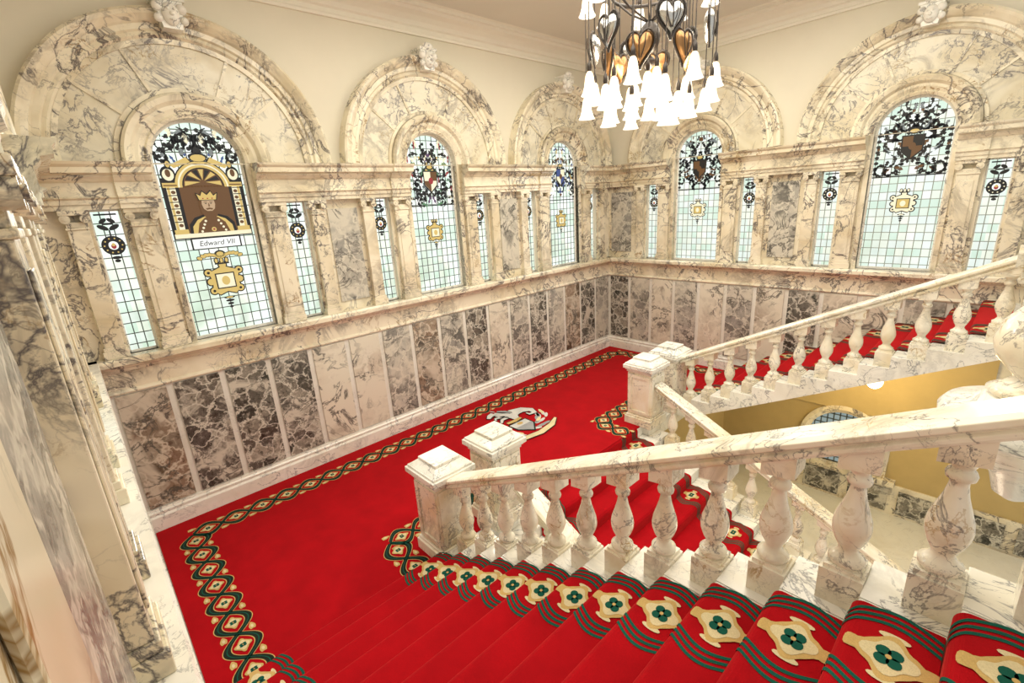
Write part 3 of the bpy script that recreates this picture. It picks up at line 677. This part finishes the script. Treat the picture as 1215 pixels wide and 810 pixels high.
def rail_mesh(x0,x1,zfun):
    prof=[(-.10,0),(-.115,.02),(-.115,.04),(-.095,.055),(-.135,.08),(-.135,.11),(-.10,.13),(.10,.13),(.135,.11),(.135,.08),(.095,.055),(.115,.04),(.115,.02),(.10,0)]
    m=MB(); m.rings([[(x,y,zfun(x)+z) for y,z in prof] for x in (x0,x1)],True,True,0,False); return m.mesh('handrail',[RAILM])
def balustrade(sign,y,label,ns=NS):
    xs=X0 if sign>0 else X1
    e=empty('stair_balustrade',(xs+.2,y,0),label,'balustrade',None,'stair balustrades'); inv=Matrix.Translation(-e.location)
    sh=.72 if sign>0 else .42
    for k in range(0,ns):
        x=xs+(k+sh)*TT; z=(k+1)*RR*sign
        if x<3.75: continue
        o=bpy.data.objects.new('baluster',BUP if sign>0 else BDN); COL.objects.link(o); o.parent=e; o.matrix_local=inv@T(x,y,z)
    zf=(lambda x:RR*((x-xs)/TT-sh+1)+BH) if sign>0 else (lambda x:-RR*((x-xs)/TT-sh+1)+BH)
    place('handrail',rail_mesh(3.62,xs+ns*TT+(.0 if ns==NS else .1),zf),inv@T(0,y,0),e,.004)
balustrade(1,YN1,'veined cream marble balustrade climbing beside the near carpeted flight',NN)
balustrade(1,YN4,'veined cream marble balustrade of the far rising flight')
balustrade(-1,YN2,'marble balustrade descending on the near side of the centre flight',ND)
balustrade(-1,YN3,'marble balustrade descending on the far side of the centre flight',ND)
# newels
def newel(x,y,z0,label,h=1.28):
    e=empty('newel_post',(x,y,z0),label,'newel post',None,'square marble newel posts')
    m=MB(); m.box(-.28,.28,-.28,.28,0,.16); m.box(-.26,.26,-.26,.26,.16,.20); place('newel_base',m.mesh('b',[RAILM]),Matrix.Identity(4),e,.008)
    m=MB(); w=.235; m.box(-w,w,-w,w,.20,h-.24)
    for ax in range(4):
        c,s_=[(1,0),(0,1),(-1,0),(0,-1)][ax]
        for a0,a1,b0,b1 in ((-w+.02,w-.02,.24,.30),(-w+.02,w-.02,h-.34,h-.28),(-w+.02,-w+.08,.30,h-.34),(w-.08,w-.02,.30,h-.34)):
            pts=[(w,a0,b0),(w,a1,b0),(w,a1,b1),(w,a0,b1)]; q=[(w+.018,p[1],p[2]) for p in pts]
            R=lambda p:(p[0]*c-p[1]*s_,p[0]*s_+p[1]*c,p[2])
            m.add([R(p) for p in pts+q],[(4,5,6,7),(0,1,5,4),(1,2,6,5),(2,3,7,6),(3,0,4,7)])
    place('newel_shaft',m.mesh('s',[RAILM]),Matrix.Identity(4),e)
    m=MB(); m.box(-.255,.255,-.255,.255,h-.24,h-.20); m.box(-.275,.275,-.275,.275,h-.20,h-.17); m.box(-.305,.305,-.305,.305,h-.17,h-.10)
    m.box(-.28,.28,-.28,.28,h-.10,h-.07); a,b=.27,.19
    m.add([(-a,-a,h-.07),(a,-a,h-.07),(a,a,h-.07),(-a,a,h-.07),(-b,-b,h-.01),(b,-b,h-.01),(b,b,h-.01),(-b,b,h-.01)],[(0,3,2,1),(4,5,6,7),(0,1,5,4),(1,2,6,5),(2,3,7,6),(3,0,4,7)])
    m.box(-.18,.18,-.18,.18,h-.01,h+.03)
    place('newel_cap',m.mesh('c',[WHITE]),Matrix.Identity(4),e,.008)
newel(3.36,YN1,0,'square marble newel post at the foot of the near flight')
newel(3.36,YN2,0,'square marble newel post at the head of the centre flight')
newel(3.36,YN3,0,'square marble newel post beside the far side of the centre flight')
newel(3.36,YN4,0,'square marble newel post at the foot of the far flight')
newel(XL+.29,YN4,NS*RR,'square marble newel post at the top of the far flight',1.2)
# large turned pedestal at upper right, standing on a round bracket fixed to the upper landing
e=empty('marble_pedestal',(8.0,-5.9,-2.36),'large turned white marble pedestal bracketed from the upper landing','pedestal')
m=MB(); m.lathe([(.05,4.05),(.12,4.1),(.16,4.25),(.28,4.4),(.42,4.5),(.48,4.6)],32); place('pedestal_bracket',m.mesh('p',[WHITE]),Matrix.Identity(4),e)
m=MB(); m.lathe([(.48,4.60),(.53,4.64),(.54,4.74),(.50,4.80),(.34,4.84),(.28,4.9)],36); place('pedestal_disc',m.mesh('p',[WHITE]),Matrix.Identity(4),e)
m=MB(); m.lathe([(.26,4.9),(.29,4.94),(.22,4.98),(.15,5.04),(.18,5.08),(.28,5.20),(.31,5.32),(.27,5.47),(.17,5.60),(.13,5.68),(.19,5.71),(.21,5.75),(.17,5.78)],32); m.box(-.24,.24,-.24,.24,5.78,5.88); m.box(-.28,.28,-.28,.28,5.88,5.98)
place('pedestal_vase',m.mesh('p',[RAILM]),Matrix.Identity(4),e)

# ------------------------------------------------------------ chandelier
cx,cy=4.42,-5.43
ch=empty('chandelier',(cx,cy,H),'bronze and silver chandelier with lit frosted bell shades','chandelier')
inv=Matrix.Translation((0,0,-H))
m=MB(); m.lathe([(.02,H-.02),(.16,H-.02),(.18,H-.06),(.05,H-.12),(.02,H-.14)],20); m.tube([(0,0,H-.1),(0,0,5.6)],.02); m.ball((0,0,6.55),.09); m.ball((0,0,5.85),.12,0,16,10,1,1,1.4); m.ball((0,0,5.6),.07); place('centre_stem',m.mesh('s',[DARKM]),inv,ch)
def hoop(r,z,t=.014):
    m=MB(); n=40; m.rings([[( (r+t*cos(a))*cos(2*pi*i/n),(r+t*cos(a))*sin(2*pi*i/n),z+t*1.6*sin(a)) for a in [2*pi*j/8 for j in range(8)]] for i in range(n+1)],True,False); place('hoop',m.mesh('h',[DARKM]),inv,ch)
hoop(.64,6.62); hoop(.42,6.30) 
for i in range(6):
    t=2*pi*i/6; m=MB(); m.tube([(0,0,6.6),(.3*cos(t),.3*sin(t),6.7),(.64*cos(t),.64*sin(t),6.62)],.012); m.tube([(0,0,6.0),(.25*cos(t),.25*sin(t),6.15),(.42*cos(t),.42*sin(t),6.3)],.012)
    place('arm',m.mesh('arms',[DARKM]),inv,ch)
bm_=MB(); bm_.lathe([(.012,.31),(.018,.295),(.020,.25),(.036,.23),(.046,.20),(.054,.15),(.062,.09),(.078,.035),(.100,0),(.092,.004),(.070,.04),(.050,.09),(.038,.18),(.018,.22)],18); BELLM=bm_.mesh('bell_shade',[BELL])
hp=MB(); hpts=[]
for i in range(28):
    t=2*pi*i/28; hpts.append((.0088*16*sin(t)**3,.0088*(13*cos(t)-5*cos(2*t)-2*cos(3*t)-cos(4*t))*1.35))
rs=[]
for q,y in ((.02,-.065),(.45,-.055),(.8,-.032),(1,0),(.8,.032),(.45,.055),(.02,.065)): rs.append([(a*q,y,b*q) for a,b in hpts])
hp.rings(rs,True,True)
HS=hp.mesh('heart',[SILVER]); HB=HS.copy(); HB.materials.clear(); HB.materials.append(BRONZE)
fr=MB() 
for q in range(28):
    a0,b0=hpts[q]; a1,b1=hpts[(q+1)%28]; fr.tube([(a0*1.08,0,b0*1.08),(a1*1.08,0,b1*1.08)],.013,6)
for xx in (-.07,0,.07): fr.tube([(xx,-.07,.10),(xx*.9,-.075,0),(xx*.3,-.06,-.12)],.006,5)
FRM=fr.mesh('heart_frame',[DARKM])
def bell(r,t,zb,ztop):
    x,y=r*cos(t),r*sin(t)
    place('bell_shade',BELLM,inv@T(x,y,zb),ch)
    m=MB(); m.lathe([(.005,ztop-zb),(.006,.37),(.011,.35),(.024,.325),(.028,.28),(.024,.25)],8); place('hanging_rod',m.mesh('rod',[DARKM]),inv@T(x,y,zb),ch)
for i in range(14): bell(.72,2*pi*i/14+.1,5.14+(.13 if i%2 else -.07),6.62)
for i in range(11): bell(.46,2*pi*i/11+.3,5.04+(.16 if i%2 else -.08),6.3)
for i in range(4): bell(.20,2*pi*i/4+.5,4.92+.1*i,6.0)
for i in range(9): bell(.70,2*pi*i/9+.2,6.16,6.62)
for i in range(12):
    t=2*pi*i/12+.35; r=.46 if i%2 else .64; z=5.86-(.2 if i%2 else 0)
    M_=inv@T(r*cos(t),r*sin(t),z)@Matrix.Rotation(t+pi/2,4,'Z')
    place('heart_ornament',HS if i%2==0 else HB,M_,ch); place('heart_frame',FRM,M_,ch)
    m=MB(); m.tube([(0,0,.12),(0,0,6.6-z)],.006,6); place('hanging_rod',m.mesh('rod',[DARKM]),M_,ch)
m=MB(); m.ball((0,0,0),.12); m.tube([(0,0,.1),(0,0,.45)],.015)
info(place('pendant_lamp',m.mesh('pl',[LAMP]),T(6.4,-1.35,.86)),'small warm glowing globe lamp under the stair','lamp')

# ------------------------------------------------------------ lights
def light(name,kind,loc,e,c,size=1.,tgt=None,sy=None):
    ld=bpy.data.lights.new(name,kind); ld.energy=e; ld.color=c
    if kind=='AREA': ld.size=size
    if kind=='AREA' and sy: ld.shape='RECTANGLE'; ld.size_y=sy
    if kind in('POINT','SPOT'): ld.shadow_soft_size=size
    if kind=='SPOT': ld.spot_size=radians(120); ld.spot_blend=.8
    o=bpy.data.objects.new(name,ld); COL.objects.link(o); o.location=loc
    if tgt: o.rotation_euler=(Vector(tgt)-Vector(loc)).to_track_quat('-Z','Y').to_euler()
    return o
light('overhead_fill','AREA',(4.6,-5.4,7.25),490,(1,.95,.82),5.,None,7.)  # added area fill below the ceiling, out of view, no fixture there
light('chandelier_light','POINT',(cx,cy,5.45),85,(1,.86,.62),.35)
light('under_stair_light','POINT',(6.4,-1.35,.65),60,(1,.74,.34),.12)
light('lower_hall_light','POINT',(7.0,-5.5,-.2),30,(1,.85,.6),.4)
for i,c in enumerate(CA): light('window_daylight','SPOT',(.5,c,4.7),200,(1,1,.93),.5,(6.5,c-1.5,.8))
for i,c in enumerate(CB): light('window_daylight','SPOT',(c,-.5,4.7),160,(1,1,.93),.5,(c-.5,-7.5,0))
w=bpy.data.worlds.new('world'); sc.world=w; w.use_nodes=True; w.node_tree.nodes['Background'].inputs[0].default_value=(1,.97,.88,1); w.node_tree.nodes['Background'].inputs[1].default_value=.76

# ------------------------------------------------------------ camera
cd=bpy.data.cameras.new('camera'); cam=bpy.data.objects.new('camera',cd); COL.objects.link(cam)
cd.sensor_width=36; cd.lens=558.9/1215*36; cd.clip_start=.03
y_,p_,r_=.83,.2877,-.0621
f=Vector((-sin(y_)*cos(p_),cos(y_)*cos(p_),-sin(p_))); rt=f.cross(Vector((0,0,1))).normalized(); up=rt.cross(f)
r2=rt*cos(r_)+up*sin(r_); u2=-rt*sin(r_)+up*cos(r_)
R=Matrix((r2,u2,-f)).transposed().to_4x4()
cam.matrix_world=Matrix.Translation((7.7216,-10.8576,4.1568))@R
sc.camera=cam
